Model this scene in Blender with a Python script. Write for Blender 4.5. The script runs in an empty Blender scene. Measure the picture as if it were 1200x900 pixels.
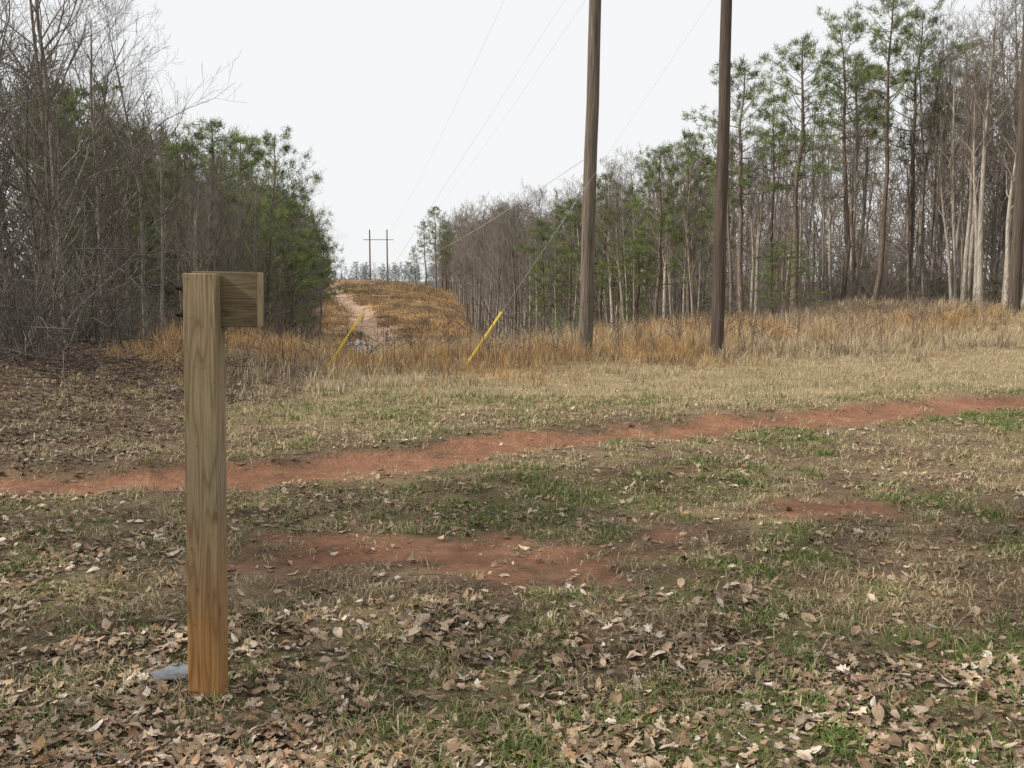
import bpy, bmesh, math, random
import numpy as np
from mathutils import Vector
R=random.Random(7); NR=np.random.RandomState(11)
scene=bpy.context.scene; COL=scene.collection
# ------------------------------------------------------------------ noise / terrain
def _h(ix,iy,s):
    n=(ix*374761393+iy*668265263+s*982451653)&0x7fffffff
    n=((n^(n>>13))*1274126177)&0x7fffffff
    return ((n^(n>>16))&0xffff)/65535.0
def vn(x,y,s=0):
    x=np.asarray(x,float);y=np.asarray(y,float)
    ix=np.floor(x).astype(np.int64);iy=np.floor(y).astype(np.int64)
    fx=x-ix;fy=y-iy;fx=fx*fx*(3-2*fx);fy=fy*fy*(3-2*fy)
    a=_h(ix,iy,s);b=_h(ix+1,iy,s);c=_h(ix,iy+1,s);d=_h(ix+1,iy+1,s)
    return (a*(1-fx)+b*fx)*(1-fy)+(c*(1-fx)+d*fx)*fy
def fbm(x,y,f,s=0,o=4):
    t=0;a=.5;w=0
    for i in range(o):
        t=t+a*vn(np.asarray(x)*f+17.3*i,np.asarray(y)*f-9.1*i,s+i);w+=a;a*=.5;f*=2.03
    return t/w
def sst(a,b,t):
    u=np.clip((t-a)/(b-a),0,1);return u*u*(3-2*u)
PX=[-30,-12,-6,-3.75,-2.2,-.75,1.25,3.9,6.4,12,20,60]
PY=[1,5.0,6.7,7.3,7.85,8.75,9.7,11.3,12.5,14.6,17,24]
def pathy(x): return np.interp(x,PX,PY)+.12*np.sin(np.asarray(x)*1.3)
def ledge(y): return np.interp(y,[-40,0,8,14,18,24,43,72,150,290,600],[-7,-6.5,-6,-6.2,-6.6,-8.0,-11.3,-16.5,-29,-52,-90])
def redge(y): return np.interp(y,[-40,0,20,38,45,50,70,100,125,150,200,290,600],[26,24,25,24,17.5,12.8,9.6,2.5,-3.5,-6.5,-9.5,-17,-60])
def trackx(y): return np.interp(y,[60,108,120,135,150,175,200,240,285],[-9,-13,-16,-17.8,-22.2,-26.3,-33,-42.5,-50])
def pathmask(x,y):
    n=fbm(x,y,1.9,5,5)
    return 1-sst(.20,.62,np.abs(y-pathy(x))*.93+(n-.5)*.65)
def HZ(x,y):
    x=np.asarray(x,float);y=np.asarray(y,float)
    u=x+.146*y
    d0=18.5+1.25*np.clip(u,0,26)
    fall=-10*sst(-2,54,y-d0)
    hill=-6.8+np.clip((y-102)/180,0,1)*9.4-5*sst(300,380,y)+7*sst(400,800,y)
    hill=hill-3.0*sst(4,26,u)*sst(110,180,y)*(1-sst(330,420,y))
    b=sst(72,118,y)
    z=fall*(1-b)+hill*b
    z=z+.5*sst(-3.3,-6.5,x)*sst(8.5,12,y)*(1-sst(30,50,y))
    z=z+.55*sst(11,16,x)*sst(24,31,y)*(1-sst(60,90,y))
    z=z+(fbm(x,y,.35,3)-.5)*.16*sst(2,9,y)+(fbm(x,y,3.2,9,3)-.5)*.045
    z=z+(fbm(x,y,.07,13)-.5)*2.6*sst(60,140,y)
    z=z-.4*np.exp(-((x-trackx(y))/2.4)**2)*sst(100,120,y)*(1-sst(270,290,y))
    z=z-.045*pathmask(x,y)+.06*sst(.2,.6,y-pathy(x))*(1-sst(.8,2.2,y-pathy(x)))
    return z
def hz(x,y): return float(HZ(np.array([x]),np.array([y]))[0])
PATCH=[(-.25,5.5,1.25,.40,1.1),(1.85,6.6,.6,.34,.85),(.75,5.95,.5,.25,.7),(2.7,4.9,.6,.2,.4),(-.7,7.9,1.6,.3,.45),(3.6,8.8,.7,.3,.35)]
def masks(x,y):
    n=fbm(x,y,2.0,21,5);n2=fbm(x,y,.8,31);n3=fbm(x,y,4.5,41,3)
    clay=pathmask(x,y)*(.85+.4*sst(.35,.6,n3))
    for cx,cy,rx,ry,st_ in PATCH:
        e=np.sqrt(((x-cx)/rx)**2+((y-cy)/ry)**2)+(n-.5)*3.0
        clay=np.maximum(clay,(1-sst(.1,1.5,e))*st_)
    clay=np.clip(clay,0,1)
    hw=np.interp(y,[100,285],[2.4,1.7])
    tr=(1-sst(.5,1.5,np.abs(x-trackx(y))/hw+(n2-.5)*1.2))*sst(60,80,y)*(1-sst(292,300,y))
    er=sst(.56,.68,fbm(x,y,.06,77))*.5*sst(95,120,y)
    woodL=sst(.6,-.8,x-ledge(y));woodR=sst(-.8,.8,x-redge(y))
    wood=np.maximum(woodL,woodR)
    clay=np.maximum(clay*(1-wood*.3),np.maximum(tr,er*(1-wood)))
    dp=y-pathy(x)
    green=sst(.38,.58,n2*.6+n3*.4)*(.42+.55*sst(-1.5,1.5,x))*(1-sst(-.6,0,dp))
    green=np.maximum(green,sst(.43,.6,n)*.5*sst(.2,.8,dp)*(1-sst(5,9,dp)))
    straw=sst(.8,4.5,dp+sst(0,4,x)*2.2+(n2-.5)*3)
    straw=np.maximum(straw,.4*(1-sst(-.5,.3,dp))*sst(.35,.6,n3))
    bank=sst(-2.2,-3.9,x+(n2-.5)*1.8)*sst(.25,.8,dp)*(1-sst(17,21,y))
    leaf=np.clip(.38+.6*sst(5.4,3.5,y+.3*x)+.4*sst(0,-2.5,x)*sst(8,5,y),0,1)*(1-sst(-.5,.2,dp))*(.4+.9*sst(.35,.6,n2))
    leaf=np.maximum(leaf,np.maximum(bank,wood))
    leaf=np.maximum(leaf,.45*sst(.2,.5,dp)*(1-sst(2.5,5,dp))*(1-.6*sst(1,4,x)))
    straw=straw*(1-np.maximum(bank,wood)); green=green*(1-.9*np.maximum(bank,wood))*(1-clay)
    return clay,green,straw,np.clip(leaf,0,1)*(1-clay*.85),tr
# ------------------------------------------------------------------ mesh helpers
def npmesh(name,V,F,col=None,mat=None,smooth=False):
    V=np.ascontiguousarray(V,dtype=np.float32);F=np.ascontiguousarray(F,dtype=np.int32)
    me=bpy.data.meshes.new(name);k=F.shape[1]
    me.vertices.add(len(V));me.vertices.foreach_set('co',V.ravel())
    me.loops.add(F.size);me.loops.foreach_set('vertex_index',F.ravel())
    me.polygons.add(len(F));me.polygons.foreach_set('loop_start',np.arange(0,F.size,k,dtype=np.int32))
    me.update(calc_edges=True)
    if smooth: me.polygons.foreach_set('use_smooth',np.ones(len(F),dtype=bool))
    if col is not None:
        a=me.color_attributes.new('col','FLOAT_COLOR','POINT')
        a.data.foreach_set('color',np.ascontiguousarray(col,dtype=np.float32).ravel())
    if mat: me.materials.append(mat)
    return me
def obj(name,me,parent=None,loc=(0,0,0)):
    o=bpy.data.objects.new(name,me);COL.objects.link(o);o.location=loc
    if parent: o.parent=parent
    return o
def empty(name,loc): 
    o=bpy.data.objects.new(name,None);COL.objects.link(o);o.location=loc;o.empty_display_size=.3;return o
def tag(o,label=None,cat=None,kind=None,group=None):
    if label:o['label']=label
    if cat:o['category']=cat
    if kind:o['kind']=kind
    if group:o['group']=group
    return o
class Tub:
    def __init__(s): s.V=[];s.F=[];s.n=0
    def add(s,pts,rad,k=4,cap=False):
        pts=np.asarray(pts,float);rad=np.asarray(rad,float)
        T=np.empty_like(pts);T[1:-1]=pts[2:]-pts[:-2];T[0]=pts[1]-pts[0];T[-1]=pts[-1]-pts[-2]
        T/=np.linalg.norm(T,axis=1)[:,None]+1e-9
        ref=np.array([1.,0,0]) if abs(T[0,2])>.8 else np.array([0,0,1.])
        A=np.cross(T,ref);A/=np.linalg.norm(A,axis=1)[:,None]+1e-9;B=np.cross(T,A)
        a=np.arange(k)*2*math.pi/k
        ring=pts[:,None,:]+rad[:,None,None]*(np.cos(a)[None,:,None]*A[:,None,:]+np.sin(a)[None,:,None]*B[:,None,:])
        s.V.append(ring.reshape(-1,3));m=len(pts)
        i=(np.arange(m-1)[:,None]*k+np.arange(k)[None,:]);j=(np.arange(m-1)[:,None]*k+(np.arange(k)[None,:]+1)%k)
        f=np.stack([i,j,j+k,i+k],-1).reshape(-1,4)+s.n
        s.F.append(f);s0=s.n;s.n+=m*k
        if cap:
            for st,c in ((s0,pts[0]),(s0+(m-1)*k,pts[-1])):
                s.V.append(c[None,:]);q=s.n;s.n+=1
                s.F.append(np.array([[st+t,st+(t+1)%k,q,q] for t in range(k)]))
    def arr(s): return np.concatenate(s.V),np.concatenate(s.F)
    def mesh(s,name,mat,smooth=True):
        V,F=s.arr()
        if (F[:,2]==F[:,3]).any():
            me=bpy.data.meshes.new(name)
            me.from_pydata(V.tolist(),[],[tuple(f) if f[2]!=f[3] else tuple(f[:3]) for f in F.tolist()])
            me.update()
            if smooth:
                me.polygons.foreach_set('use_smooth',np.ones(len(me.polygons),dtype=bool))
            me.materials.append(mat);return me
        return npmesh(name,V,F,None,mat,smooth)
# ------------------------------------------------------------------ materials
def mat(name,rough=.9):
    m=bpy.data.materials.new(name);m.use_nodes=True;nt=m.node_tree
    b=nt.nodes['Principled BSDF'];b.inputs['Roughness'].default_value=rough
    b.inputs['Specular IOR Level'].default_value=.2
    return m,nt,b
def N(nt,t,**k):
    n=nt.nodes.new(t)
    for a,v in k.items(): setattr(n,a,v)
    return n
def noise(nt,vec,scale,detail=4,rough=.6):
    n=N(nt,'ShaderNodeTexNoise');n.inputs['Scale'].default_value=scale;n.inputs['Detail'].default_value=detail
    n.inputs['Roughness'].default_value=rough
    if vec is not None: nt.links.new(vec,n.inputs['Vector'])
    return n.outputs['Fac']
def ramp(nt,fac,stops):
    r=N(nt,'ShaderNodeValToRGB');e=r.color_ramp.elements
    while len(e)<len(stops): e.new(.5)
    for el,(p,c) in zip(e,stops):
        el.position=p;el.color=(*c,1) if len(c)==3 else c
    nt.links.new(fac,r.inputs['Fac']);return r.outputs['Color']
def mix(nt,f,a,b,mode='MIX'):
    m=N(nt,'ShaderNodeMix',data_type='RGBA',blend_type=mode)
    for s,v in ((m.inputs[0],f),(m.inputs[6],a),(m.inputs[7],b)):
        if hasattr(v,'links'): nt.links.new(v,s)
        elif isinstance(v,tuple): s.default_value=(*v,1)
        else: s.default_value=v
    return m.outputs[2]
def math_(nt,op,a,b=None,c=None):
    m=N(nt,'ShaderNodeMath',operation=op)
    for i,v in enumerate((a,b,c)):
        if v is None: continue
        if hasattr(v,'links'): nt.links.new(v,m.inputs[i])
        else: m.inputs[i].default_value=v
    return m.outputs[0]
def mapping(nt,vec,sc):
    m=N(nt,'ShaderNodeMapping');m.inputs['Scale'].default_value=sc;nt.links.new(vec,m.inputs['Vector']);return m.outputs[0]
def bump(nt,b,h,s,d):
    n=N(nt,'ShaderNodeBump');n.inputs['Strength'].default_value=s;n.inputs['Distance'].default_value=d
    nt.links.new(h,n.inputs['Height']);nt.links.new(n.outputs[0],b.inputs['Normal'])
def ground_mat():
    m,nt,b=mat('ground_soil',1.0);b.inputs['Specular IOR Level'].default_value=.05
    geo=N(nt,'ShaderNodeNewGeometry').outputs['Position']
    at=N(nt,'ShaderNodeAttribute',attribute_name='col')
    sp=N(nt,'ShaderNodeSeparateColor');nt.links.new(at.outputs['Color'],sp.inputs[0])
    clay,green,straw,leaf=sp.outputs[0],sp.outputs[1],sp.outputs[2],at.outputs['Alpha']
    n1=noise(nt,geo,9,6,.7);n2=noise(nt,geo,55,5,.75);n3=noise(nt,geo,1.3,3,.6)
    sy=N(nt,'ShaderNodeSeparateXYZ');nt.links.new(geo,sy.inputs[0])
    far=N(nt,'ShaderNodeMapRange');far.inputs[1].default_value=70;far.inputs[2].default_value=110;nt.links.new(sy.outputs[1],far.inputs[0])
    soil=ramp(nt,n2,[(.3,(.075,.05,.033)),(.5,(.165,.115,.076)),(.7,(.31,.235,.16))])
    vo=N(nt,'ShaderNodeTexVoronoi');vo.inputs['Scale'].default_value=26;vo.inputs['Randomness'].default_value=1
    nt.links.new(geo,vo.inputs['Vector'])
    lc=N(nt,'ShaderNodeSeparateColor');nt.links.new(vo.outputs['Color'],lc.inputs[0])
    lf=ramp(nt,lc.outputs[0],[(0,(.045,.031,.025)),(.4,(.10,.069,.05)),(.7,(.165,.12,.087)),(1,(.30,.23,.17))])
    lf=mix(nt,math_(nt,'MULTIPLY',n2,.8),lf,(.06,.042,.033))
    c=mix(nt,leaf,soil,lf)
    gr=ramp(nt,n2,[(.3,(.045,.06,.02)),(.5,(.11,.125,.046)),(.7,(.24,.24,.12))])
    gf=math_(nt,'MULTIPLY',green,ramp(nt,n1,[(.35,(.3,.3,.3)),(.6,(1,1,1))]))
    c=mix(nt,gf,c,gr)
    st=ramp(nt,n2,[(.3,(.15,.108,.06)),(.5,(.31,.245,.145)),(.7,(.5,.42,.28))])
    n4=noise(nt,geo,.22,7,.75)
    hillc=ramp(nt,n4,[(.36,(.10,.075,.045)),(.46,(.24,.145,.075)),(.56,(.40,.26,.13)),(.7,(.36,.27,.17))])
    st=mix(nt,far.outputs[0],st,hillc)
    c=mix(nt,math_(nt,'MULTIPLY',straw,ramp(nt,n1,[(.25,(.35,.35,.35)),(.55,(1,1,1))])),c,st)
    cl=ramp(nt,n1,[(.25,(.13,.06,.038)),(.5,(.24,.116,.07)),(.75,(.34,.185,.118))])
    cl=mix(nt,math_(nt,'MULTIPLY',n2,.45),cl,(.31,.205,.14))
    cl=mix(nt,far.outputs[0],cl,mix(nt,n4,(.28,.16,.105),(.54,.41,.31)))
    cf=math_(nt,'ADD',clay,math_(nt,'ADD',math_(nt,'MULTIPLY',math_(nt,'SUBTRACT',n1,.5),1.2),math_(nt,'MULTIPLY',math_(nt,'SUBTRACT',n2,.5),1.0)))
    cf=ramp(nt,cf,[(.2,(0,0,0)),(.8,(1,1,1))])
    cf=math_(nt,'MULTIPLY',cf,ramp(nt,clay,[(.02,(0,0,0)),(.3,(1,1,1))]))
    c=mix(nt,cf,c,cl)
    c=mix(nt,1.0,c,ramp(nt,n3,[(.3,(.74,.74,.74)),(.7,(1.18,1.16,1.12))]),'MULTIPLY')
    nt.links.new(c,b.inputs['Base Color'])
    bump(nt,b,math_(nt,'ADD',n2,math_(nt,'MULTIPLY',vo.outputs['Distance'],.8)),.9,.02)
    return m
def col_mat(name,base,rough=.8,trans=0,ns=True):
    m,nt,b=mat(name,rough)
    at=N(nt,'ShaderNodeAttribute',attribute_name='col')
    c=mix(nt,1.0,at.outputs['Color'],base,'MULTIPLY')
    if ns:
        geo=N(nt,'ShaderNodeNewGeometry').outputs['Position']
        n=noise(nt,geo,30,1)
        c=mix(nt,1.0,c,ramp(nt,n,[(.3,(.75,.75,.75)),(.7,(1.2,1.2,1.2))]),'MULTIPLY')
    nt.links.new(c,b.inputs['Base Color'])
    if trans:
        t=N(nt,'ShaderNodeBsdfTranslucent');nt.links.new(c,t.inputs['Color'])
        mx=N(nt,'ShaderNodeMixShader');mx.inputs[0].default_value=trans
        nt.links.new(b.outputs[0],mx.inputs[1]);nt.links.new(t.outputs[0],mx.inputs[2])
        nt.links.new(mx.outputs[0],nt.nodes['Material Output'].inputs['Surface'])
    return m
def bark(name,c1,c2,c3,sc=(9,9,1.6),bp=True):
    m,nt,b=mat(name,.95)
    tc=N(nt,'ShaderNodeTexCoord').outputs['Object']
    v=mapping(nt,tc,sc);n=noise(nt,v,2.2,4,.7)
    oi=N(nt,'ShaderNodeObjectInfo').outputs['Random']
    c=ramp(nt,n,[(.3,c1),(.52,c2),(.72,c3)])
    c=mix(nt,1.0,c,ramp(nt,oi,[(0,(.6,.57,.54)),(1,(1.35,1.32,1.28))]),'MULTIPLY')
    nt.links.new(c,b.inputs['Base Color'])
    if bp: bump(nt,b,n,.7,.03)
    return m
M_ground=ground_mat()
M_barkR=bark('pale_grey_bark',(.10,.088,.075),(.25,.225,.195),(.42,.39,.35))
M_barkL=bark('shade_darkened_bark',(.06,.053,.046),(.14,.126,.108),(.25,.23,.2))  # left-wood bark, darkened so shade is painted into its colour
M_barkP=bark('pine_bark',(.06,.046,.038),(.14,.112,.093),(.25,.21,.18))
M_twigR=bark('twig_bark',(.10,.089,.077),(.17,.152,.133),(.26,.235,.21),bp=False)
M_twigL=bark('shade_darkened_twigs',(.07,.064,.057),(.13,.118,.104),(.20,.185,.165),bp=False)  # shade painted into left-wood twigs as a darker tone; weeds reuse it
M_needle=col_mat('pine_needles',(.14,.185,.068),.6,.22,False)
M_grass=col_mat('grass_blades',(1,1,1),.8,.25,False)
M_leaf=col_mat('dead_leaf',(1,1,1),.75,0)
def wood_mat(name,axis,stain=False,dark=1.0):
    m,nt,b=mat(name,.75)
    tc=N(nt,'ShaderNodeTexCoord').outputs['Object']
    lo={'z':(7,7,.55),'x':(.7,7,7)}[axis];hi={'z':(120,120,3.5),'x':(4,120,120)}[axis]
    ring=noise(nt,mapping(nt,tc,lo),1.6,2,.5)
    rg=math_(nt,'FRACT',math_(nt,'MULTIPLY',ring,13))
    rg=math_(nt,'ABSOLUTE',math_(nt,'SUBTRACT',math_(nt,'MULTIPLY',rg,2),1))
    fine=noise(nt,mapping(nt,tc,hi),1.2,5,.7)
    a=[tuple(x*dark for x in c) for c in ((.18,.122,.066),(.28,.205,.12),(.34,.26,.16))]
    c=ramp(nt,rg,[(.0,a[0]),(.35,a[1]),(1,a[2])])
    c=mix(nt,.75,c,ramp(nt,fine,[(.32,(.42,.4,.38)),(.55,(1.02,1.02,1.02)),(.7,(1.15,1.15,1.15))]),'MULTIPLY')
    big=noise(nt,tc,5,5,.65)
    c=mix(nt,math_(nt,'MULTIPLY',big,.6),c,(.18*dark,.155*dark,.09*dark))
    sp_=noise(nt,tc,38,4,.7)
    c=mix(nt,ramp(nt,sp_,[(.6,(0,0,0)),(.72,(.6,.6,.6))]),c,(.07,.05,.035))
    vo=N(nt,'ShaderNodeTexVoronoi')
    vo.inputs['Scale'].default_value=1.0
    ks={'z':(6,6,3.4),'x':(4,7,7)}[axis]
    nt.links.new(mapping(nt,tc,ks),vo.inputs['Vector'])
    k=ramp(nt,vo.outputs['Distance'],[(.06,(1,1,1)),(.13,(0,0,0))])
    c=mix(nt,math_(nt,'MULTIPLY',k,.75),c,(.07,.04,.022))
    if stain:
        s=N(nt,'ShaderNodeSeparateXYZ');nt.links.new(tc,s.inputs[0])
        zz=math_(nt,'ADD',s.outputs[2],math_(nt,'MULTIPLY',math_(nt,'SUBTRACT',big,.5),.7))
        mr=N(nt,'ShaderNodeMapRange');mr.inputs[1].default_value=.75;mr.inputs[2].default_value=.0;nt.links.new(zz,mr.inputs[0])
        c=mix(nt,math_(nt,'MULTIPLY',mr.outputs[0],.85),c,mix(nt,1.0,c,(1.3,.8,.38),'MULTIPLY'))
    nt.links.new(c,b.inputs['Base Color']);bump(nt,b,fine,.45,.003)
    return m
M_post=wood_mat('weathered_post_wood','z',True,1.05)
M_board=wood_mat('brown_board_wood','x',False,.6)
M_endgrain=wood_mat('board_end_grain','z',False,1.25)
def simple(name,c,rough=.6,metal=0,sc=20,var=.25):
    m,nt,b=mat(name,rough);b.inputs['Metallic'].default_value=metal
    tc=N(nt,'ShaderNodeTexCoord').outputs['Object'];n=noise(nt,tc,sc,5,.65)
    lo=tuple(x*(1-var) for x in c);hi=tuple(x*(1+var) for x in c)
    nt.links.new(ramp(nt,n,[(.3,lo),(.7,hi)]),b.inputs['Base Color']);bump(nt,b,n,.3,.005);return m
M_metal=simple('rusty_bolt_metal',(.035,.028,.025),.6,.3)
M_yellow=simple('yellow_plastic',(.72,.5,.07),.5,0,6,.15)
M_wire=simple('grey_wire',(.5,.5,.51),.5,.0)
M_stone=simple('grey_stone',(.2,.21,.22),.85,0,30,.25)
M_gravel=simple('pale_gravel',(.45,.43,.4),.9,0,3,.25)
M_clod=simple('red_clod',(.2,.13,.095),.95,0,20,.3)
M_pole=bark('utility_pole_wood',(.045,.037,.03),(.105,.088,.072),(.18,.155,.13),(14,14,.5))
M_pole2=bark('dark_pole_wood',(.04,.031,.026),(.08,.062,.052),(.135,.108,.092),(14,14,.5))
# ------------------------------------------------------------------ ground
def axis_vals(a,b,step,end,g):
    v=list(np.arange(a,b,step));c=v[-1]
    while c<end: s=step+g*(c-b if c>b else 0);c+=max(s,step);v.append(c)
    return v
xs=axis_vals(0,8,.08,900,.022);xs=np.array(sorted(set([-v for v in xs]+xs)))
ys=axis_vals(2.4,14,.08,1300,.011)
yb=[];c=2.4;s=.15
while c>-80: c-=s;s*=1.25;yb.append(c)
ys=np.array(yb[::-1]+list(ys))
X,Y=np.meshgrid(xs,ys);Xf,Yf=X.ravel(),Y.ravel()
Zf=HZ(Xf,Yf);cl,gr,st,lf,trk=masks(Xf,Yf)
Vg=np.stack([Xf,Yf,Zf],1);Cg=np.stack([cl,gr,st,lf],1)
nx,ny=len(xs),len(ys)
I=(np.arange(ny-1)[:,None]*nx+np.arange(nx-1)[None,:]).ravel()
Fg=np.stack([I,I+1,I+nx+1,I+nx],1)
pm=pathmask(Xf,Yf);isP=pm[Fg].mean(1)>.5;isT=(trk[Fg].mean(1)>.5)
def sub(F,name,label,cat):
    u,inv=np.unique(F,return_inverse=True)
    me=npmesh(name,Vg[u],inv.reshape(F.shape),Cg[u],M_ground,True)
    return tag(obj(name,me),label,cat,'structure')
sub(Fg[~isP&~isT],'ground','patchy grass, dead leaves and red clay ground sloping into a valley','ground')
sub(Fg[isP],'dirt_path','narrow worn red clay footpath crossing the grass','path')
sub(Fg[isT],'clay_track','eroded red clay track climbing the cleared hillside','track')
# ------------------------------------------------------------------ blades
def blades(name,P,h,w,lean,colr,label,bend=1.0):
    n=len(P);a=NR.uniform(0,2*math.pi,n)
    D=np.stack([np.cos(a),np.sin(a),np.zeros(n)],1)
    wa=NR.uniform(0,math.pi*2,n);S=np.stack([np.cos(wa),np.sin(wa),np.zeros(n)],1)
    h=h[:,None];w=w[:,None];L=lean[:,None]
    up=np.array([[0,0,1.]])
    mid=P+D*h*L*.35+up*h*.6*(1-.15*L)
    tip=P+D*h*L*1.0*bend+up*h*np.maximum(1-.45*L*L,.12)
    V=np.stack([P-S*w/2,P+S*w/2,mid-S*w*.4,mid+S*w*.4,tip],1).reshape(-1,3)
    b=(np.arange(n)*5)[:,None,None]
    F=(b+np.array([[0,1,3],[0,3,2],[2,3,4]])[None]).reshape(-1,3)
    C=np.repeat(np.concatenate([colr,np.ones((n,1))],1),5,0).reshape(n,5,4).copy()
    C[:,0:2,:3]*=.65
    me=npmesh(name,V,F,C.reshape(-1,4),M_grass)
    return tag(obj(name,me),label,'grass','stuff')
def lerp(a,b,t): return np.array(a)[None]*(1-t)+np.array(b)[None]*t
def short_grass():
    nc=28000
    d=2.6+11*NR.rand(nc)**1.2;x=(NR.rand(nc)*2-1)*.62*(d+.6)
    cl,gr,st,lf,_=masks(x,d)
    tuft=sst(.42,.6,fbm(x,d,5.5,91,3))
    dens=(.32+.85*gr+.25*st*(d<14))*(.35+.9*tuft)
    keep=(NR.rand(nc)<dens*(1-.96*np.clip(cl*1.35,0,1)))&(x>ledge(d))&(NR.rand(nc)>lf*.38)
    x,d,gr,st,tuft=x[keep],d[keep],gr[keep],st[keep],tuft[keep];k=13
    m=len(x);bx=np.repeat(x,k)+NR.normal(0,.04,m*k);by=np.repeat(d,k)+NR.normal(0,.04,m*k)
    g=np.repeat(gr,k);sz=np.repeat((.6+.8*NR.rand(m))*(.7+.45*tuft),k)
    h=(.02+.034*NR.rand(m*k))*sz*(1+.04*by);w=.003+.0025*NR.rand(m*k)+.0004*by
    t=NR.rand(m*k)
    isg=(np.repeat(NR.rand(m),k)*.6+.4*NR.rand(m*k)<.22+.55*g)[:,None]
    c=np.where(isg,lerp((.085,.125,.03),(.23,.29,.09),t[:,None]),lerp((.27,.205,.115),(.58,.49,.32),t[:,None]))
    P=np.stack([bx,by,HZ(bx,by)-.004],1)
    blades('short_grass',P,h,w,NR.uniform(.3,1.7,m*k),c,'short green and straw coloured turf grass',1.0)
short_grass()
def mid_grass():
    n=120000
    d=8+22*NR.rand(n);x=-5+27*NR.rand(n)
    cl,gr,st,lf,_=masks(x,d)
    keep=(np.abs(x)<.6*d+1)&(d>pathy(x)+.4)&(NR.rand(n)<(.2+.8*np.clip(st+gr*.7,0,1))*(1-cl))&(x>ledge(d)+.8)&(NR.rand(n)>.8*lf)
    x,d,gr=x[keep],d[keep],gr[keep];m=len(x)
    t=NR.rand(m,1);patch=fbm(x,d,.7,55)
    isg=((NR.rand(m)<.5*gr+.35*sst(.48,.65,patch)*(1-sst(14,18,d))))[:,None]
    c=np.where(isg,lerp((.09,.12,.035),(.21,.24,.10),t),lerp((.28,.215,.12),(.61,.51,.34),t))
    P=np.stack([x,d,HZ(x,d)-.01],1)
    blades('meadow_grass',P,(.04+.08*NR.rand(m))*(.6+.9*patch),.006+.007*NR.rand(m),NR.uniform(.2,1.3,m),c,'low dry pale meadow grass')
mid_grass()
def tall_grass():
    nc=18000
    d=12.2+36*NR.rand(nc)**1.35;x=-9+38*NR.rand(nc)
    n=fbm(x,d,.5,61)
    start=13.0+.62*np.clip(x+3,0,40)+(n-.5)*7
    v=d-(18.5+1.25*np.clip(x+.146*d,0,26))
    keep=(d>start)&(x<.56*d+2)&(x>ledge(d)+.2)&(v<9)&(x<redge(d)+2)&(NR.rand(nc)<.3+2.6*(n-.32))
    keep&=NR.rand(nc)<sst(-1.5,3,d-start)+.12
    x,d,n,start=x[keep],d[keep],n[keep],start[keep];k=14;m=len(x)
    sp=np.repeat(.05+.09*NR.rand(m),k)
    bx=np.repeat(x,k)+NR.normal(0,1,m*k)*sp;by=np.repeat(d,k)+NR.normal(0,1,m*k)*sp
    H=np.clip(.36+.018*(d-14),.3,.64)*(.35+1.1*NR.rand(m)**1.6)*np.clip(.5+.4*(d-start)/2.5,.4,1.1)*(1-.3*sst(7,14,x))
    h=np.repeat(H,k)*(.6+.5*NR.rand(m*k))
    t=np.repeat(NR.rand(m),k)[:,None]*.6+.4*NR.rand(m*k,1)
    pal=np.repeat(sst(.42,.66,fbm(x,d,.3,63)+.12*sst(4,12,x)),k)[:,None]
    c=lerp((.26,.155,.07),(.58,.39,.19),t)*(1-pal)+lerp((.28,.215,.13),(.62,.52,.36),t)*pal
    br=np.repeat((NR.rand(m)<np.clip(.16+.6*sst(32,40,d),0,.75)),k)[:,None]
    c=np.where(br,lerp((.13,.095,.07),(.30,.225,.165),t),c)
    P=np.stack([bx,by,HZ(bx,by)-.02],1)
    blades('tall_grass',P,h,.005+.006*NR.rand(m*k)+.0002*by,NR.uniform(.05,.95,m*k)*np.where(NR.rand(m*k)<.25,1.6,1),c,'tall golden brown broomsedge grass at the field edge')
tall_grass()
def weeds():
    T=Tub();rs=np.random.RandomState(77);n=0
    while n<420:
        y=rs.uniform(14,46);x=rs.uniform(-6,.56*y)
        if y<14.5+.7*max(x+3,0) or x>redge(y) or y-(18.5+1.25*min(max(x+.146*y,0),26))>8: continue
        n+=1;h=rs.uniform(.5,1.25);p=np.array([x,y,hz(x,y)]);d=np.array([rs.normal(0,.12),rs.normal(0,.12),1.])
        q=[p,p+d*h*.5,p+d*h+np.array([rs.normal(0,.05),rs.normal(0,.05),0])];T.add(np.array(q),[.006,.005,.003],3)
        for j in range(5):
            b=q[0]+(q[2]-q[0])*rs.uniform(.45,.95);T.add(np.array([b,b+np.array([rs.normal(0,.12),rs.normal(0,.12),rs.uniform(.05,.2)])]),[.004,.007],3)
    tag(obj('dry_weeds',T.mesh('dry_weeds',M_twigL,False)),'dead brown weed stalks standing in tall grass','weeds','stuff')
weeds()
def hill_grass():
    n=90000
    d=88+205*NR.rand(n)**1.2;x=ledge(d)+(redge(d)-ledge(d))*NR.rand(n)
    cl,gr,st,lf,tr=masks(x,d);nn=fbm(x,d,.12,71);big=fbm(x,d,.09,79,3)
    keep=(NR.rand(n)<(1-cl)**2)&(NR.rand(n)<.1+2.0*(nn-.3))
    x,d,nn,big=x[keep],d[keep],nn[keep],big[keep];m=len(x);t=np.clip(nn[:,None]*1.4-.4+.6*NR.rand(m,1),0,1)
    c=lerp((.19,.125,.07),(.52,.345,.175),t)
    sc=sst(.5,.62,big)
    dk=(NR.rand(m)<.1+.5*sc)[:,None];c=np.where(dk,lerp((.10,.09,.055),(.26,.20,.13),t),c)
    P=np.stack([x,d,HZ(x,d)-.05],1)
    blades('hillside_grass',P,(.2+.6*NR.rand(m)**2)*(1+.6*sc),.06+.09*NR.rand(m),NR.uniform(.1,.9,m),c,'orange dry grass covering the cleared hillside')
hill_grass()
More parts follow.
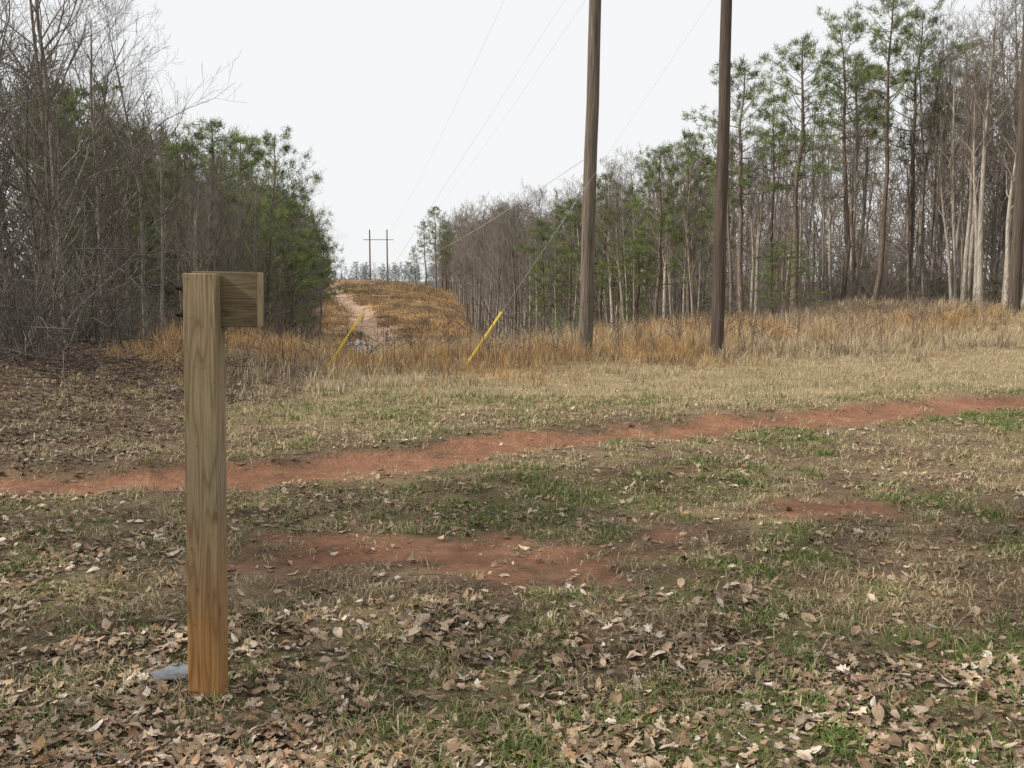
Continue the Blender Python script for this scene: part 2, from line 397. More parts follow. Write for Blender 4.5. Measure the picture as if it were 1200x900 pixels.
# ------------------------------------------------------------------ fallen leaves
def leaves():
    oak=[(0,-.5),(.10,-.32),(.27,-.30),(.14,-.12),(.33,0),(.16,.10),(.23,.30),(.08,.30),(0,.55),(-.08,.30),(-.23,.30),(-.16,.10),(-.33,0),(-.14,-.12),(-.27,-.30),(-.10,-.32)]
    oval=[(0,-.5),(.14,-.38),(.24,-.2),(.28,0),(.24,.18),(.16,.34),(.07,.46),(0,.6),(-.07,.46),(-.16,.34),(-.24,.18),(-.28,0),(-.24,-.2),(-.14,-.38),(-.04,-.46),(0,-.5)]
    lance=[(a*.6,b) for a,b in oval]
    T=np.array([oak,oval,lance]);K=16
    n=90000
    d=2.5+19*NR.rand(n)**1.5;x=(NR.rand(n)*2-1)*.6*(d+.8)
    cl,gr,st,lf,_=masks(x,d)
    cls=sst(.38,.6,fbm(x,d,3.0,95,3))
    keep=(NR.rand(n)<(.08+.92*lf)*(.35+.75*cls))&(NR.rand(n)>.75*cl)&((d<15)|(x<-4))&((d<9)|(NR.rand(n)>.8*st))
    x,d=x[keep],d[keep];n=len(x)
    ti=NR.choice(3,n,p=[.35,.3,.35]);o=T[ti];size=(.028+.05*NR.rand(n)**1.8)
    lx=o[:,:,0]*size[:,None];ly=o[:,:,1]*size[:,None]
    cx=NR.uniform(-12,20,n)[:,None];cy=NR.uniform(-8,10,n)[:,None]
    lz=(cx*lx*lx*1.6+cy*ly*ly)+NR.normal(0,.002,lx.shape)
    L=np.stack([lx,ly,lz],2);L=np.concatenate([np.zeros((n,1,3)),L],1)
    tx=NR.normal(0,.3,n);ty=NR.normal(0,.3,n);yw=NR.uniform(0,6.283,n)
    def rot(L,a,i,j):
        c,s=np.cos(a)[:,None],np.sin(a)[:,None];A=L[:,:,i]*c-L[:,:,j]*s;B=L[:,:,i]*s+L[:,:,j]*c
        L=L.copy();L[:,:,i]=A;L[:,:,j]=B;return L
    L=rot(L,tx,1,2);L=rot(L,ty,0,2);L=rot(L,yw,0,1)
    zmin=L[:,:,2].min(1);P=np.stack([x,d,HZ(x,d)+.003-zmin*.6+NR.rand(n)*.014],1)
    V=(L+P[:,None,:]).reshape(-1,3)
    b=(np.arange(n)*(K+1))[:,None,None]
    f=np.array([[0,i+1,(i+1)%K+1] for i in range(K)])[None]
    F=(b+f).reshape(-1,3)
    t=NR.rand(n,1);pal=np.array([(.25,.17,.11),(.34,.25,.17),(.44,.35,.26),(.16,.11,.075),(.29,.175,.1),(.54,.47,.39),(.2,.15,.115)])
    c=pal[NR.choice(7,n,p=[.24,.24,.15,.13,.1,.05,.09])]*(.75+.5*t)
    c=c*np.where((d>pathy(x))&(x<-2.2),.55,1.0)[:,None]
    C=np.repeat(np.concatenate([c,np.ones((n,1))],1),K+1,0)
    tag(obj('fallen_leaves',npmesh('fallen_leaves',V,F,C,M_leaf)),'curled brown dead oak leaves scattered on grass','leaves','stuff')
leaves()
# ------------------------------------------------------------------ trees
def unit(v): return v/(np.linalg.norm(v)+1e-9)
def bare(seed,H=10,r0=.12,nl=17,first=.3,ang=.75,spread=.32,subs=(7,5,3),kt=9,rmin=.004,lenf=1.0,wander=.05):
    rs=np.random.RandomState(seed);TR=Tub();CR=Tub()
    m=11;t=np.linspace(0,1,m);w=np.cumsum(np.cumsum(rs.normal(0,wander*.55,(m,2)),0)*.6,0)*H/10;w[0]=0
    pts=np.stack([w[:,0],w[:,1],t*H],1);pts[0,2]=-.35
    rad=r0*(1-t)**.85+.012;rad[0]*=1.4
    TR.add(pts,rad,kt)
    def grow(p,dr,L,r,lev):
        n=5 if lev==0 else (4 if lev==1 else 3)
        q=[p];dd=dr.copy()
        for i in range(n-1):
            dd=unit(dd+rs.normal(0,.18,3)+np.array([0,0,.12 if lev<2 else .03]))
            q.append(q[-1]+dd*L/(n-1))
        q=np.array(q);rr=np.linspace(r,max(r*.3,rmin),n)
        (TR if lev==0 else CR).add(q,rr,5 if lev==0 else 3)
        if lev<len(subs):
            for j in range(subs[lev]):
                s=.18+.82*(j+rs.rand())/subs[lev];s=min(s,.98)*(n-1);i=int(s);f=s-i
                pp=q[i]*(1-f)+q[min(i+1,n-1)]*f;tv=unit(q[min(i+1,n-1)]-q[i])
                sd=unit(rs.normal(0,1,3));sd=unit(sd-tv*sd.dot(tv))
                nd=unit(tv*math.cos(.7)+sd*math.sin(.7)+np.array([0,0,.15]))
                grow(pp,nd,L*(.5+.2*rs.rand())*(1-.35*s/(n-1)),max(rr[i]*.55,rmin),lev+1)
    for j in range(nl):
        s=first+(1-first)*((j+rs.rand())/nl)**.9;s=min(s,.985)
        z=s*(m-1);i=int(z);f=z-i;p=pts[i]*(1-f)+pts[min(i+1,m-1)]*f
        a=j*2.4+rs.rand();e=ang*(.75+.5*rs.rand())*(1-.3*s)
        dr=np.array([math.cos(a)*math.sin(e),math.sin(a)*math.sin(e),math.cos(e)])
        rr=(r0*(1-s)**.85+.012)*.5
        grow(p,dr,H*spread*lenf*(1.15-.75*s)*(.7+.6*rs.rand()),rr,0)
    return TR,CR
def pine(seed,H=14,r0=.17,first=.42,nb=46,wid=.17,ncl=9,nn=28,nl=.28,nw=.026,full=False):
    rs=np.random.RandomState(seed);TR=Tub()
    m=10;t=np.linspace(0,1,m);w=np.cumsum(rs.normal(0,.08,(m,2)),0);w[0]=0
    pts=np.stack([w[:,0],w[:,1],t*H],1);pts[0,2]=-.4
    rad=r0*(1-t)**.7+.015;rad[0]*=1.3;TR.add(pts,rad,9)
    cen=[];cd=[]
    for j in range(18):
        s=.12+rs.rand()*max(first-.08,.05);z=s*(m-1);i=int(z);p=pts[i]+(pts[i+1]-pts[i])*(z-i);a=rs.rand()*6.28
        q=[p];dr=np.array([math.cos(a),math.sin(a),.15])
        for _ in range(3): dr=unit(dr+rs.normal(0,.2,3));q.append(q[-1]+dr*rs.uniform(.15,.6))
        TR.add(np.array(q),[.022,.016,.01,.005],3)
    for j in range(nb):
        s=first+(.985-first)*((j+rs.rand())/nb)**.85
        z=s*(m-1);i=int(z);p=pts[i]+(pts[min(i+1,m-1)]-pts[i])*(z-i);a=j*2.4+rs.normal(0,.6)
        q_=(s-first)/(1-first)
        prof=(1-q_)**.55*.95+.16
        if not full: prof*=.5+.5*min(1,q_/.3)
        L=H*wid*prof*rs.uniform(.4,1.4)
        el=-.05+.75*q_+rs.normal(0,.18)
        dr=np.array([math.cos(a)*math.cos(el),math.sin(a)*math.cos(el),math.sin(el)])
        q=[p]
        for _ in range(4): dr=unit(dr+rs.normal(0,.15,3)+np.array([0,0,.10]));q.append(q[-1]+dr*L/4)
        q=np.array(q);TR.add(q,np.linspace(max(.035*(1-q_)+.012,.01),.006,5),3)
        k=max(3,int(ncl*(.3+.7*L/(H*wid))))
        for c in range(k):
            u=(.46+.54*(c+rs.rand())/k)*4;i=min(int(u),3);b=q[i]+(q[i+1]-q[i])*(u-i)
            off=rs.normal(0,1,3)*np.array([.3,.3,.15])*(.4+L*.26)
            e=b+off;cen.append(e);cd.append(unit(off*.6+dr+np.array([0,0,.5])))
            if rs.rand()<.5: TR.add(np.array([b,e]),[.008,.005],3)
    cen.append(pts[-1]);cd.append(np.array([0,0,1.]))
    cen=np.array(cen);cd=np.array(cd);M=len(cen)
    D=rs.normal(0,1,(M,nn,3))*.75+cd[:,None,:]*.75;D/=np.linalg.norm(D,axis=2)[...,None]
    base=cen[:,None,:]+rs.normal(0,.07,(M,nn,3))
    Ln=nl*rs.uniform(.5,1.3,(M,nn,1));tip=base+D*Ln
    S=np.cross(D,rs.normal(0,1,(M,nn,3)));S/=np.linalg.norm(S,axis=2)[...,None]+1e-9
    V=np.stack([base-S*nw/2,base+S*nw/2,tip],2).reshape(-1,3)
    F=np.arange(len(V)).reshape(-1,3)
    g=rs.uniform(.45,1.4,(M,1,1,1))*np.ones((M,nn,3,1))*rs.uniform(.75,1.25,(M,nn,1,1))
    yel=rs.rand(M,1,1,1)*np.ones((M,nn,3,1))
    C=np.concatenate([g*(.8+.5*yel),g*(.95+.15*yel),g*.9,np.ones_like(g)],3).reshape(-1,4)
    return TR,(V,F,C)
def shrub(seed,H=2.2,ns=16):
    rs=np.random.RandomState(seed);T=Tub()
    def g(p,dr,L,r,lev):
        q=[p];d=dr
        for i in range(3): d=unit(d+rs.normal(0,.22,3)+np.array([0,0,.03]));q.append(q[-1]+d*L/3)
        T.add(np.array(q),np.linspace(r,.003,4),3)
        if lev<2:
            for j in range(4):
                i=rs.randint(0,3);f=rs.rand();pp=q[i]*(1-f)+q[i+1]*f
                g(pp,unit(d+rs.normal(0,.6,3)),L*.5*rs.uniform(.6,1.2),r*.55,lev+1)
    for i in range(ns):
        a=rs.rand()*6.28;e=rs.uniform(.05,.8);o=rs.normal(0,.35,2)
        g(np.array([o[0],o[1],-.1]),np.array([math.cos(a)*math.sin(e),math.sin(a)*math.sin(e),math.cos(e)]),H*rs.uniform(.5,1),.011,0)
    return T
HB=10.;HP=14.
BARE_R=[];BARE_L=[];PINES=[];SHR=[];SHL=[]
for i in range(6):
    tr,cr=bare(100+i,HB,.062+.02*(i%3),nl=12+i%3*2,first=.38+.06*(i%4),ang=.55,spread=.25,subs=(6,4,3),rmin=.0035,wander=.07)
    BARE_R.append((tr.mesh('bare_tree_trunk',M_barkR),cr.mesh('bare_tree_crown',M_twigR,False)))
for i in range(5):
    tr,cr=bare(200+i,HB,.065+.02*(i%3),nl=16,first=.15,ang=.95,spread=.38,subs=(6,4,3),rmin=.003,wander=.12)
    BARE_L.append((tr.mesh('branchy_tree_trunk',M_barkL),cr.mesh('branchy_tree_crown',M_twigL,False)))
for i,(fi,nb,wd,fl) in enumerate([(.56,34,.20,False),(.48,40,.205,False),(.6,32,.21,False),(.34,50,.22,True),(.5,36,.185,False),(.18,56,.23,True)]):
    tr,(V,F,C)=pine(300+i,HP,.13+.02*(i%2),fi,nb,wd,full=fl,ncl=10)
    PINES.append((tr.mesh('pine_trunk',M_barkP),npmesh('pine_crown',V,F,C,M_needle)))
for i in range(4):
    T=shrub(400+i);SHR.append(T.mesh('shrub',M_twigR,False));SHL.append(T.mesh('shade_darkened_shrub',M_twigL,False))
first={}
def plant(kind,meshes,x,y,height,base,label,cat,group):
    z=hz(x,y);s=height/base;yaw=R.uniform(0,6.283)
    key=(kind,id(meshes[0]))
    if key not in first:
        e=empty(kind,(x,y,z));t=obj('trunk',meshes[0],e);c=obj('crown',meshes[1],e);first[key]=(e,t,c)
    else:
        e0,t0,c0=first[key];e=e0.copy();t=t0.copy();c=c0.copy()
        for q in (e,t,c): COL.objects.link(q)
        t.parent=e;c.parent=e
    e.location=(x,y,z);sx=(s if kind!='pine_tree' else max(s,.75))*R.uniform(.88,1.15);e.scale=(sx,sx,s);e.rotation_euler=(R.uniform(-.045,.045),R.uniform(-.045,.045),yaw)
    tag(e,label,cat,None,group);return e
def topz(y,py): return 1.5+(335-py)/1167.*y
PR=([480,520,560,620,700,760,850,950,1050,1100,1200,1400],[300,258,246,246,235,215,175,150,105,40,-20,-50])
PL=([-300,0,60,120,200,240,300,340,370,395],[-80,-20,40,80,150,190,215,222,252,305])
def pxof(x,y): return 600+1167*x/y
def tree_h(x,y,side,jit):
    p=pxof(x,y);py=np.interp(p,*(PR if side=='R' else PL))+jit
    return max(3.0,topz(y,py)-hz(x,y))
LB='slender bare grey deciduous tree at the wood edge'
LP='tall loblolly pine with green needles and bare lower trunk'
LF='bushy young pine with dense green foliage'
EXP=[(1022,47,8,0),(1062,50,30,4),(985,50,40,2),(932,48,62,1),(868,51,85,4),(906,55,120,0),(808,62,160,1),(772,60,182,3),(838,58,190,1),(700,80,210,1),(668,84,240,3),(640,92,262,1),(1130,60,60,0),(1000,62,80,1),(725,76,225,4),(745,72,250,5),
     (500,283,262,3),(512,280,246,3),(524,290,262,1),(488,290,290,5),(535,275,275,3)]
for p,y,t,v in EXP:
    x=(p-600)/1167*y
    plant('pine_tree',PINES[v],x,y,topz(y,t)-hz(x,y),HP,LF if v in(3,5) else LP,'tree','pines along the wood edge')
for p,y,t,v in [(918,44,285,5),(1180,46,325,5)]:
    x=(p-600)/1167*y;plant('pine_tree',PINES[v],x,y,topz(y,t)-hz(x,y),HP,'small green pine sapling under bare trees','tree','pines along the wood edge')
for p,y,t,v in [(238,42,150,1),(212,44,175,0),(298,50,165,1),(322,56,170,4),(345,66,240,1),(278,46,235,4),(120,36,130,0),(160,38,150,1),(60,34,140,2),(20,32,120,0),(362,96,270,4),(375,130,278,3),(312,60,235,2),(330,74,225,1),(255,58,190,0),(140,40,230,4)]:
    x=(p-600)/1167*y
    plant('pine_tree',PINES[v],x,y,topz(y,t)-hz(x,y),HP,LF if v in(3,5) else LP,'tree','pines along the wood edge')
GB='bare trees of the wood'
for i in range(46):
    y=R.uniform(41.5,56);x=R.uniform(float(redge(y)),.56*y+1)
    plant('bare_tree',BARE_R[i%6],x,y,tree_h(x,y,'R',R.uniform(-25,90) if R.random()<.7 else R.uniform(100,200)),HB,LB,'tree',GB)
for i in range(64):
    y=48+60*R.random()**1.1;x=float(redge(y))+R.random()**1.8*10-.5
    if pxof(x,y)>1230: x=float(redge(y))+R.random()*4
    plant('bare_tree',BARE_R[i%6],x,y,tree_h(x,y,'R',R.uniform(-15,70)),HB,LB,'tree',GB)
for i in range(30):
    y=R.uniform(90,200);x=float(redge(y))+R.random()**1.3*9
    plant('bare_tree',(BARE_R+BARE_L)[R.randrange(10)],x,y,tree_h(x,y,'R',R.uniform(0,40)),HB,LB,'tree',GB)
for x,y,h,v in [(-8.4,15.2,8.6,0),(-7.7,17.3,7.6,1),(-9.8,16.8,8.6,2),(-7.1,19.3,6.0,3),(-9.4,20.5,8.4,4),(-9.6,23.5,7.5,1),(-7.3,15.9,4,2),(-8.6,18.4,5,0)]:
    plant('bare_tree',BARE_L[v],x,y,h,HB,'wide branching bare tree with tangled grey twigs','tree',GB)
for i in range(58):
    y=20+95*R.random()**1.2;x=float(ledge(y))-R.random()**1.6*6+.4
    plant('bare_tree',(BARE_L+BARE_R)[R.randrange(11)],x,y,tree_h(x,y,'L',R.uniform(0,100)),HB,'bare grey tree among dense brush','tree',GB)
for x,y,h,v in [(-9,1.0,10,0),(-7.5,-4,9,3),(-14,3,12,4)]:  # unseen bare trees left of frame, added to dapple the foreground with shade
    plant('bare_tree',BARE_R[v],x,y,h,HB,LB,'tree',GB)
for x,y,h,v in [(-13,.6,12.5,3),(-19.5,1.8,14,3),(-12,-4.2,13,1),(-10.5,-.8,9,3)]:  # out-of-view pines, added so their crowns throw shadow bands on near ground
    plant('pine_tree',PINES[v],x,y,h,HP,LP,'tree','pines along the wood edge')
def put_shrub(x,y,s,L):
    i=R.randrange(4);o=bpy.data.objects.new('shrub',L[i]);COL.objects.link(o)
    o.location=(x,y,hz(x,y));o.scale=(s,s,s*R.uniform(.8,1.2));o.rotation_euler=(0,0,R.uniform(0,6.28))
    tag(o,'leafless tangled brush shrub at the wood edge','shrub',None,'brush along the wood edge')
for i in range(50):
    y=13.2+42*R.random()**1.3;put_shrub(float(ledge(y))-.3-R.random()*3.0,y,R.uniform(.5,1.25),SHL)
for i in range(56):
    y=R.uniform(41,90);put_shrub(min(float(redge(y))+R.random()*4+(R.random()*8 if y<50 else 0),.56*y),y,R.uniform(.6,1.5),SHR)
def merge(templates,places,name,mt,label):
    VV=[];FF=[];CC=[];n=0
    for (ti,x,y,z,s,sz,yaw) in places:
        T=templates[ti];V=T[0];c,sn=math.cos(yaw),math.sin(yaw)
        W=np.stack([(V[:,0]*c-V[:,1]*sn)*s+x,(V[:,0]*sn+V[:,1]*c)*s+y,V[:,2]*sz+z],1)
        VV.append(W);FF.append(T[1]+n);n+=len(V)
        if len(T)>2: CC.append(T[2])
    me=npmesh(name,np.concatenate(VV),np.concatenate(FF),np.concatenate(CC) if CC else None,mt)
    return tag(obj(name,me),label,'trees','stuff')
TB=[]
for i in range(4):
    tr,cr=bare(500+i,HB,.08,nl=13,first=.12,ang=.65,spread=.3,subs=(6,3),kt=5,rmin=.011)
    a,b=tr.arr(),cr.arr();TB.append((np.concatenate([a[0],b[0]]),np.concatenate([a[1],b[1]+len(a[0])])))
TP=[]
for i in range(2):
    tr,(V,F,C)=pine(600+i,HP,.15,.15,44,.25,ncl=7,nn=14,nl=.45,nw=.09,full=True);TP.append((V,F,C*np.array([.8,.85,.8,1])))
TS=[]
for i in range(2):
    T=shrub(450+i,ns=12);TS.append(T.arr())
pl=[];pp=[];pd=[]
def addb(x,y,h,L=None): s=h/HB;(pl if L is None else L).append((R.randrange(4),x,y,hz(x,y),s*1.1,s,R.uniform(0,6.28)))
def addp(x,y,h,L=None): s=h/HP;pp.append((R.randrange(2),x,y,hz(x,y),s,s,R.uniform(0,6.28)))
for i in range(130):
    y=50+60*R.random();x=float(redge(y))+5+R.random()*26
    if x>.62*y: x=.62*y*R.uniform(.7,1)
    if x<redge(y)+2: continue
    addb(x,y,tree_h(x,y,'R',R.uniform(70,190)))
for i in range(100):
    y=22+90*R.random();x=float(ledge(y))-1.5-R.random()*16
    (addb if R.random()<.8 else addp)(x,y,tree_h(x,y,'L',R.uniform(40,160)),pd)
for i in range(340):
    y=95+200*R.random();sd=R.random()<.3
    x=float(ledge(y))-R.random()**1.3*22-1 if sd else float(redge(y))+R.random()**1.4*40+1
    h=tree_h(x,y,'L' if sd else 'R',R.uniform(0,50));h=min(h,24)
    if R.random()<(.3 if sd else .10): addp(x,y,h)
    else: addb(x,y,h,pd if sd else None)
for i in range(60):
    y=R.uniform(205,300);p=R.uniform(515,575);x=(p-600)/1167*y
    if x<redge(y)-1: y=R.uniform(286,300);x=(p-600)/1167*y
    addb(x,y,min(topz(y,R.uniform(256,290))-hz(x,y),26))
merge(TB,pl,'background_woods',M_twigR,'dense grey mass of bare woods')
merge(TB,pd,'background_shaded_woods',M_twigL,'dense shaded mass of bare woods')
merge(TP,pp,'background_pines',M_needle,'scattered dark green pines within the woods')
ps=[]
for i in range(170):
    y=44+50*R.random();x=float(redge(y))+1+R.random()*16;x=min(x,.6*y);s=R.uniform(.8,1.7);ps.append((R.randrange(2),x,y,hz(x,y),s,s,R.uniform(0,6.28)))
for i in range(60):
    y=R.uniform(110,280);x=float(ledge(y))+4+R.random()*float(redge(y)-ledge(y)-5)
    if abs(x-float(trackx(y)))<3.5: continue
    s=R.uniform(.4,1.0);ps.append((R.randrange(2),x,y,hz(x,y),s*1.3,s,R.uniform(0,6.28)))
merge(TS,ps,'background_brush',M_twigR,'low brown brush filling the wood floor')
pl=[];pp=[]
for i in range(260):
    y=430+220*R.random();x=-y*.146+R.uniform(-110,90);h=topz(y,316+R.uniform(-8,7))-hz(x,y)
    (addp if R.random()<.55 else addb)(x,y,max(6,min(h,26)))
M_far=simple('hazy_far_trees',(.2,.225,.23),1.0,0,.05,.2)  # distance haze painted in as a grey-blue base colour
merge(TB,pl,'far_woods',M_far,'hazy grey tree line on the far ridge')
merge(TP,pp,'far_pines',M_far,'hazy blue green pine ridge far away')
# ------------------------------------------------------------------ wooden post
def bevel(o,w,seg=2):
    m=o.modifiers.new('bevel','BEVEL');m.width=w;m.segments=seg;m.limit_method='ANGLE'
def prism(name,prof,x0,x1,mt):
    n=len(prof);V=[(x0,a,b) for a,b in prof]+[(x1,a,b) for a,b in prof]
    F=[tuple(range(n)),tuple(range(2*n-1,n-1,-1))]+[((i+1)%n,i,i+n,(i+1)%n+n) for i in range(n)]
    me=bpy.data.meshes.new(name);me.from_pydata(V,[],F)
    bm=bmesh.new();bm.from_mesh(me);bmesh.ops.recalc_face_normals(bm,faces=bm.faces);bm.to_mesh(me);bm.free()
    for m in (mt if isinstance(mt,list) else [mt]): me.materials.append(m)
    return me
px,py=-1.115,3.53
e=empty('wooden_post',(px,py,hz(px,py)));e.rotation_euler=(0,math.radians(1.1),math.radians(-1))
tag(e,'square weathered timber post with short board arm, clay stained at base','post')
w=.057
mp=obj('post_shaft',prism('post_shaft',[(-w,-.2),(w,-.2),(w,1.345),(.004,1.345),(.004,1.535),(-w,1.535)],-w,w,M_post),e);bevel(mp,.004)
mb=obj('board_arm',prism('board_arm',[(.006,1.348),(.09,1.348),(.09,1.543),(.006,1.543)],-w+.012,w+.13,[M_board,M_endgrain]),e)
for f in mb.data.polygons:
    if abs(f.normal.x)>.9: f.material_index=1
bevel(mb,.003)
for z in (1.485,1.392):
    t=Tub();t.add([(-w-.0015,0,0),(-w-.0065,0,0)],[.022,.022],16,True);t.add([(-w-.007,0,0),(-w-.028,0,0)],[.012,.012],6,True)
    b=obj('bolt',t.mesh('bolt',M_metal,False),e);b.location=(0,-.034,z)
def rock(name,x,y,sx,sy,sz,mt,label,cat,seed,sink=.3):
    rs=np.random.RandomState(seed);bm=bmesh.new();bmesh.ops.create_icosphere(bm,subdivisions=3,radius=1)
    for v in bm.verts:
        c=v.co;k=1+.22*math.sin(c.x*3.1+seed)*math.cos(c.y*2.7+seed*2)+.12*math.sin(c.z*5+c.x*4+seed)
        c*=k;c.x=max(-.8,min(.8,c.x));c.z=max(-.7,min(.6,c.z));v.co=(c.x*sx,c.y*sy,c.z*sz)
    me=bpy.data.meshes.new(name);bm.to_mesh(me);bm.free();me.materials.append(mt)
    o=obj(name,me);o.location=(x,y,hz(x,y)+sz*sink);o.rotation_euler=(rs.uniform(-.15,.15),rs.uniform(-.1,.1),rs.uniform(0,3))
    return tag(o,label,cat)
rock('flat_stone',-1.285,3.66,.09,.07,.02,M_stone,'flat grey stone slab beside the post base','stone',3,1.1)
for i,(x,y,s) in enumerate([(-2.95,7.15,.055),(-.05,13.0,.05),(1.2,10.25,.06),(1.75,10.6,.05),(-2.3,7.0,.035),(.4,9.15,.03),(2.9,11.2,.05),(-1.1,8.2,.03)]):
    rock('small_rock',x,y,s,s*.8,s*.6,M_clod,'small rough brown rock beside the clay path','rock',20+i)['group']='rocks by the path'
rs=np.random.RandomState(5)
bm=bmesh.new();bmesh.ops.create_icosphere(bm,subdivisions=1,radius=1);bv=np.array([v.co[:] for v in bm.verts]);bf=np.array([[v.index for v in f.verts] for f in bm.faces]);bm.free()
VV=[];FF=[];n=0
for i in range(420):
    y=rs.uniform(98,128);x=float(trackx(y))-2.0+rs.normal(0,.8)-(y-98)*.02;s=rs.uniform(.12,.4)
    V=bv*np.array([s,s*.8,s*.55])*rs.uniform(.8,1.2,bv.shape)+np.array([x,y,hz(x,y)+.05]);VV.append(V);FF.append(bf+n);n+=len(V)
tag(obj('gravel_patch',npmesh('gravel_patch',np.concatenate(VV),np.concatenate(FF),None,M_gravel)),'pale washed out rocks along the hillside track','gravel','stuff')
t=Tub();rs=np.random.RandomState(9)
for i in range(260):
    a=rs.rand()*6.28;o=rs.normal(0,1,2)*np.array([1.2,.7]);l=rs.uniform(.15,.6);zc=max(.02,.3-.18*np.hypot(o[0]/1.2,o[1]/.8))*rs.rand()
    d=unit(np.array([math.cos(a),math.sin(a),rs.normal(0,.3)]));p=np.array([o[0],o[1],zc]);q=[p-d*l/2,p+rs.normal(0,.04,3),p+d*l/2]
    for v in q: v[2]=max(v[2],.01)
    r=rs.uniform(.004,.011);t.add(np.array(q),[r,r*.8,r*.4],4)
M_stick=bark('dark_stick_bark',(.03,.024,.02),(.07,.056,.047),(.13,.105,.09))
o=obj('brush_pile',t.mesh('brush_pile',M_stick));o.location=(-6.0,12.6,hz(-6.0,12.6));tag(o,'heap of dead sticks and branches on leaf litter','brush pile')
VT=Tub()
for i in range(300):
    y=R.uniform(2.8,12);x=R.uniform(-.6,.6)*y;a=R.uniform(0,6.28);l=R.uniform(.06,.3);z=hz(x,y)+.015
    d=np.array([math.cos(a),math.sin(a),0])*l/2;p=np.array([x,y,z]);VT.add(np.array([p-d,p+np.array([R.uniform(-.01,.01),R.uniform(-.01,.01),.01]),p+d]),[.003,.0025,.0015],4)
tag(obj('fallen_twigs',VT.mesh('fallen_twigs',M_twigR)),'small dry twigs scattered on the ground','twigs','stuff')
# ------------------------------------------------------------------ utility poles
def pole(x,y,h,r0,r1,lx,mt,label,arm=True):
    e=empty('utility_pole',(x,y,hz(x,y)));e.rotation_euler=(0,lx,0)
    t=Tub();k=14;z=np.linspace(-.6,h,k);rs=np.random.RandomState(int(x*10)+50)
    wv=np.cumsum(rs.normal(0,.008,(k,2)),0);t.add(np.stack([wv[:,0],wv[:,1],z],1),np.linspace(r0,r1,k),20,True)
    obj('pole',t.mesh('pole',mt),e)
    if arm:
        obj('crossarm',prism('crossarm',[(-.06,h-.75),(.06,h-.75),(.06,h-.6),(-.06,h-.6)],-1.2,1.2,mt),e).location=(0,-r1-.06,0)
        for s in (-1.05,1.05):
            t=Tub();t.add([(s,-r1-.06,h-.6),(s,-r1-.06,h-.52),(s,-r1-.06,h-.5),(s,-r1-.06,h-.42)],[.03,.03,.055,.03],10,True);obj('insulator',t.mesh('insulator',M_stone),e)
    return tag(e,label,'utility pole',None,'wooden utility poles')
X1,Y1,X2,Y2=1.56,21.0,4.34,21.2
pole(X1,Y1,12.0,.152,.108,math.radians(1.15),M_pole,'grey weathered wooden utility pole in golden grass')
pole(X2,Y2,12.0,.143,.10,math.radians(.3),M_pole2,'dark brown wooden utility pole in golden grass')
pole(16.1,32,13,.19,.14,math.radians(.2),M_pole,'thick tan wooden utility pole near bare trees')
hx,hy=-37.9,285;e=empty('transmission_structure',(hx,hy,hz(hx,hy)));tag(e,'distant twin pole wooden power line structure with crossarm','utility pole')
topb=topz(hy,270)-hz(hx,hy)
for s in (-2.45,2.45):
    t=Tub();t.add([(s,0,-.5),(s,0,topb)],[.24,.18],10,True);obj('pole',t.mesh('pole',M_pole),e)
obj('crossarm',prism('crossarm',[(-.1,topb-2.95),(.1,topb-2.95),(.1,topb-2.78),(-.1,topb-2.78)],-4.3,4.3,M_pole),e)
hzt=hz(hx,hy)+topb-2.9
def wire(name,a,b,sag,r,label,cat='power line',grp=None):
    a=np.array(a);b=np.array(b);s=np.linspace(0,1,60)[:,None];p=a+(b-a)*s;p[:,2]-=(4*sag*s*(1-s))[:,0]
    t=Tub();t.add(p,np.full(60,r),5);return tag(obj(name,t.mesh(name,M_wire)),label,cat,None,grp)
z1=hz(X1,Y1);z2=hz(X2,Y2)
wire('power_line',(X1+.25,Y1,z1+11.5),(hx-4,hy,hzt),5,.0035,'thin power line strung to the distant poles',grp='overhead lines')
wire('power_line',(X2,Y2,z2+11.5),(hx,hy,hzt),5,.0035,'thin power line strung to the distant poles',grp='overhead lines')
wire('power_line',(X1+.1,Y1,z1+4.2),(hx+3.5,hy,hzt),3.5,.007,'thin low hanging power line strung to the distant poles',grp='overhead lines')
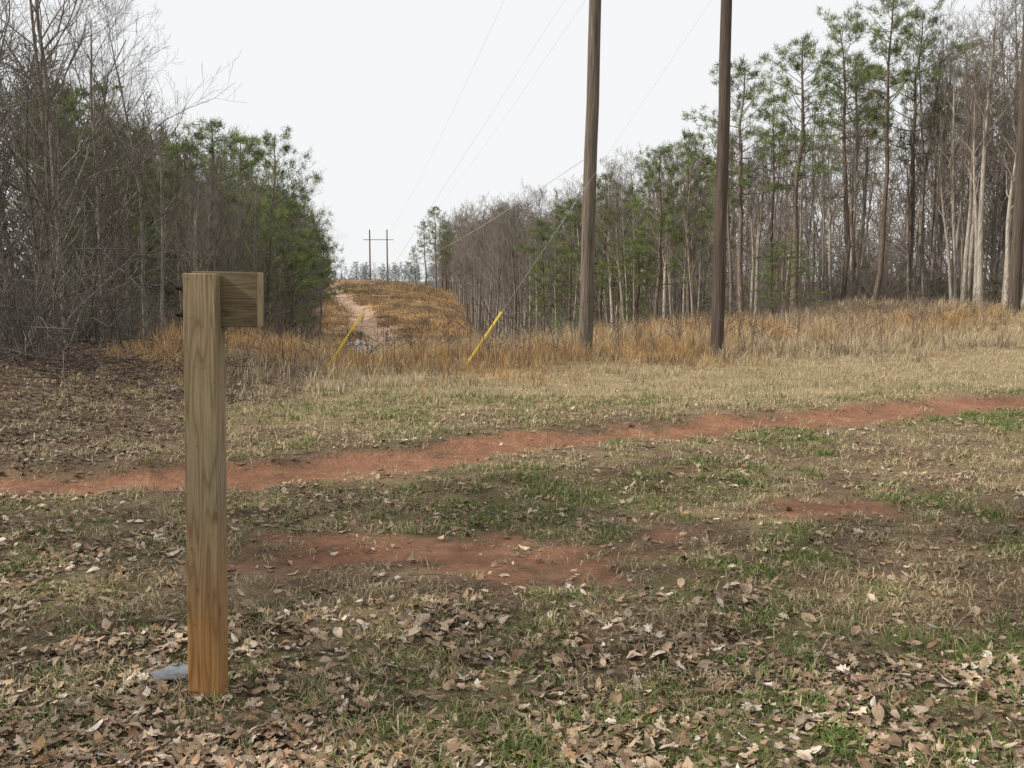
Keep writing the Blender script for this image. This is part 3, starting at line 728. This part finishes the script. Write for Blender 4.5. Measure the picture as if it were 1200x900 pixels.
def guy(ax,ay,bx,by,bz,L):
    az=hz(ax,ay);e=empty('guy_wire',(ax,ay,az));tag(e,'slanted guy wire with yellow plastic guard in dry grass','guy wire',None,'guy wires')
    d=np.array([bx-ax,by-ay,bz-az]);u=unit(d)
    t=Tub();t.add(np.array([-.1*u,d]),[.0025,.0025],5);obj('wire',t.mesh('wire',M_wire),e)
    t=Tub();t.add(np.array([u*.05,u*.5*L,u*L]),[.024,.024,.024],10,True);obj('wire_guard',t.mesh('wire_guard',M_yellow),e)
guy(-3.47,18.6,X1+.18,Y1,z1+8.3,1.25)
guy(-.87,18.6,X2+.05,Y2,z2+7.8,1.25)
# ------------------------------------------------------------------ camera, light, world
cam=bpy.data.cameras.new('camera');co=bpy.data.objects.new('camera',cam);COL.objects.link(co)
co.location=(0,0,1.5);co.rotation_euler=(math.radians(90-5.63),0,0);cam.lens=35;cam.sensor_width=36;cam.clip_end=3000;cam.clip_start=.05
scene.camera=co
el,az=math.radians(36),math.radians(-106)
S=Vector((math.cos(el)*math.sin(az),math.cos(el)*math.cos(az),math.sin(el)))
sun=bpy.data.lights.new('sun','SUN');sun.energy=5.0;sun.angle=math.radians(.6);sun.color=(1,.93,.82)
so=bpy.data.objects.new('sun',sun);COL.objects.link(so);so.rotation_euler=S.to_track_quat('Z','Y').to_euler()
wd=bpy.data.worlds.new('World');scene.world=wd;wd.use_nodes=True;nt=wd.node_tree
bg=nt.nodes['Background'];bg.inputs['Strength'].default_value=.1
sk=nt.nodes.new('ShaderNodeTexSky');sk.sky_type='NISHITA';sk.sun_disc=False;sk.sun_elevation=el;sk.sun_rotation=az;sk.dust_density=4
nt.links.new(sk.outputs[0],bg.inputs['Color'])
b2=nt.nodes.new('ShaderNodeBackground');b2.inputs['Color'].default_value=(.985,.99,1,1);b2.inputs['Strength'].default_value=.98
mx=nt.nodes.new('ShaderNodeMixShader');mx.inputs[0].default_value=.94
nt.links.new(bg.outputs[0],mx.inputs[1]);nt.links.new(b2.outputs[0],mx.inputs[2]);nt.links.new(mx.outputs[0],nt.nodes['World Output'].inputs['Surface'])
scene.view_settings.view_transform='Standard';scene.view_settings.look='None';scene.view_settings.exposure=0
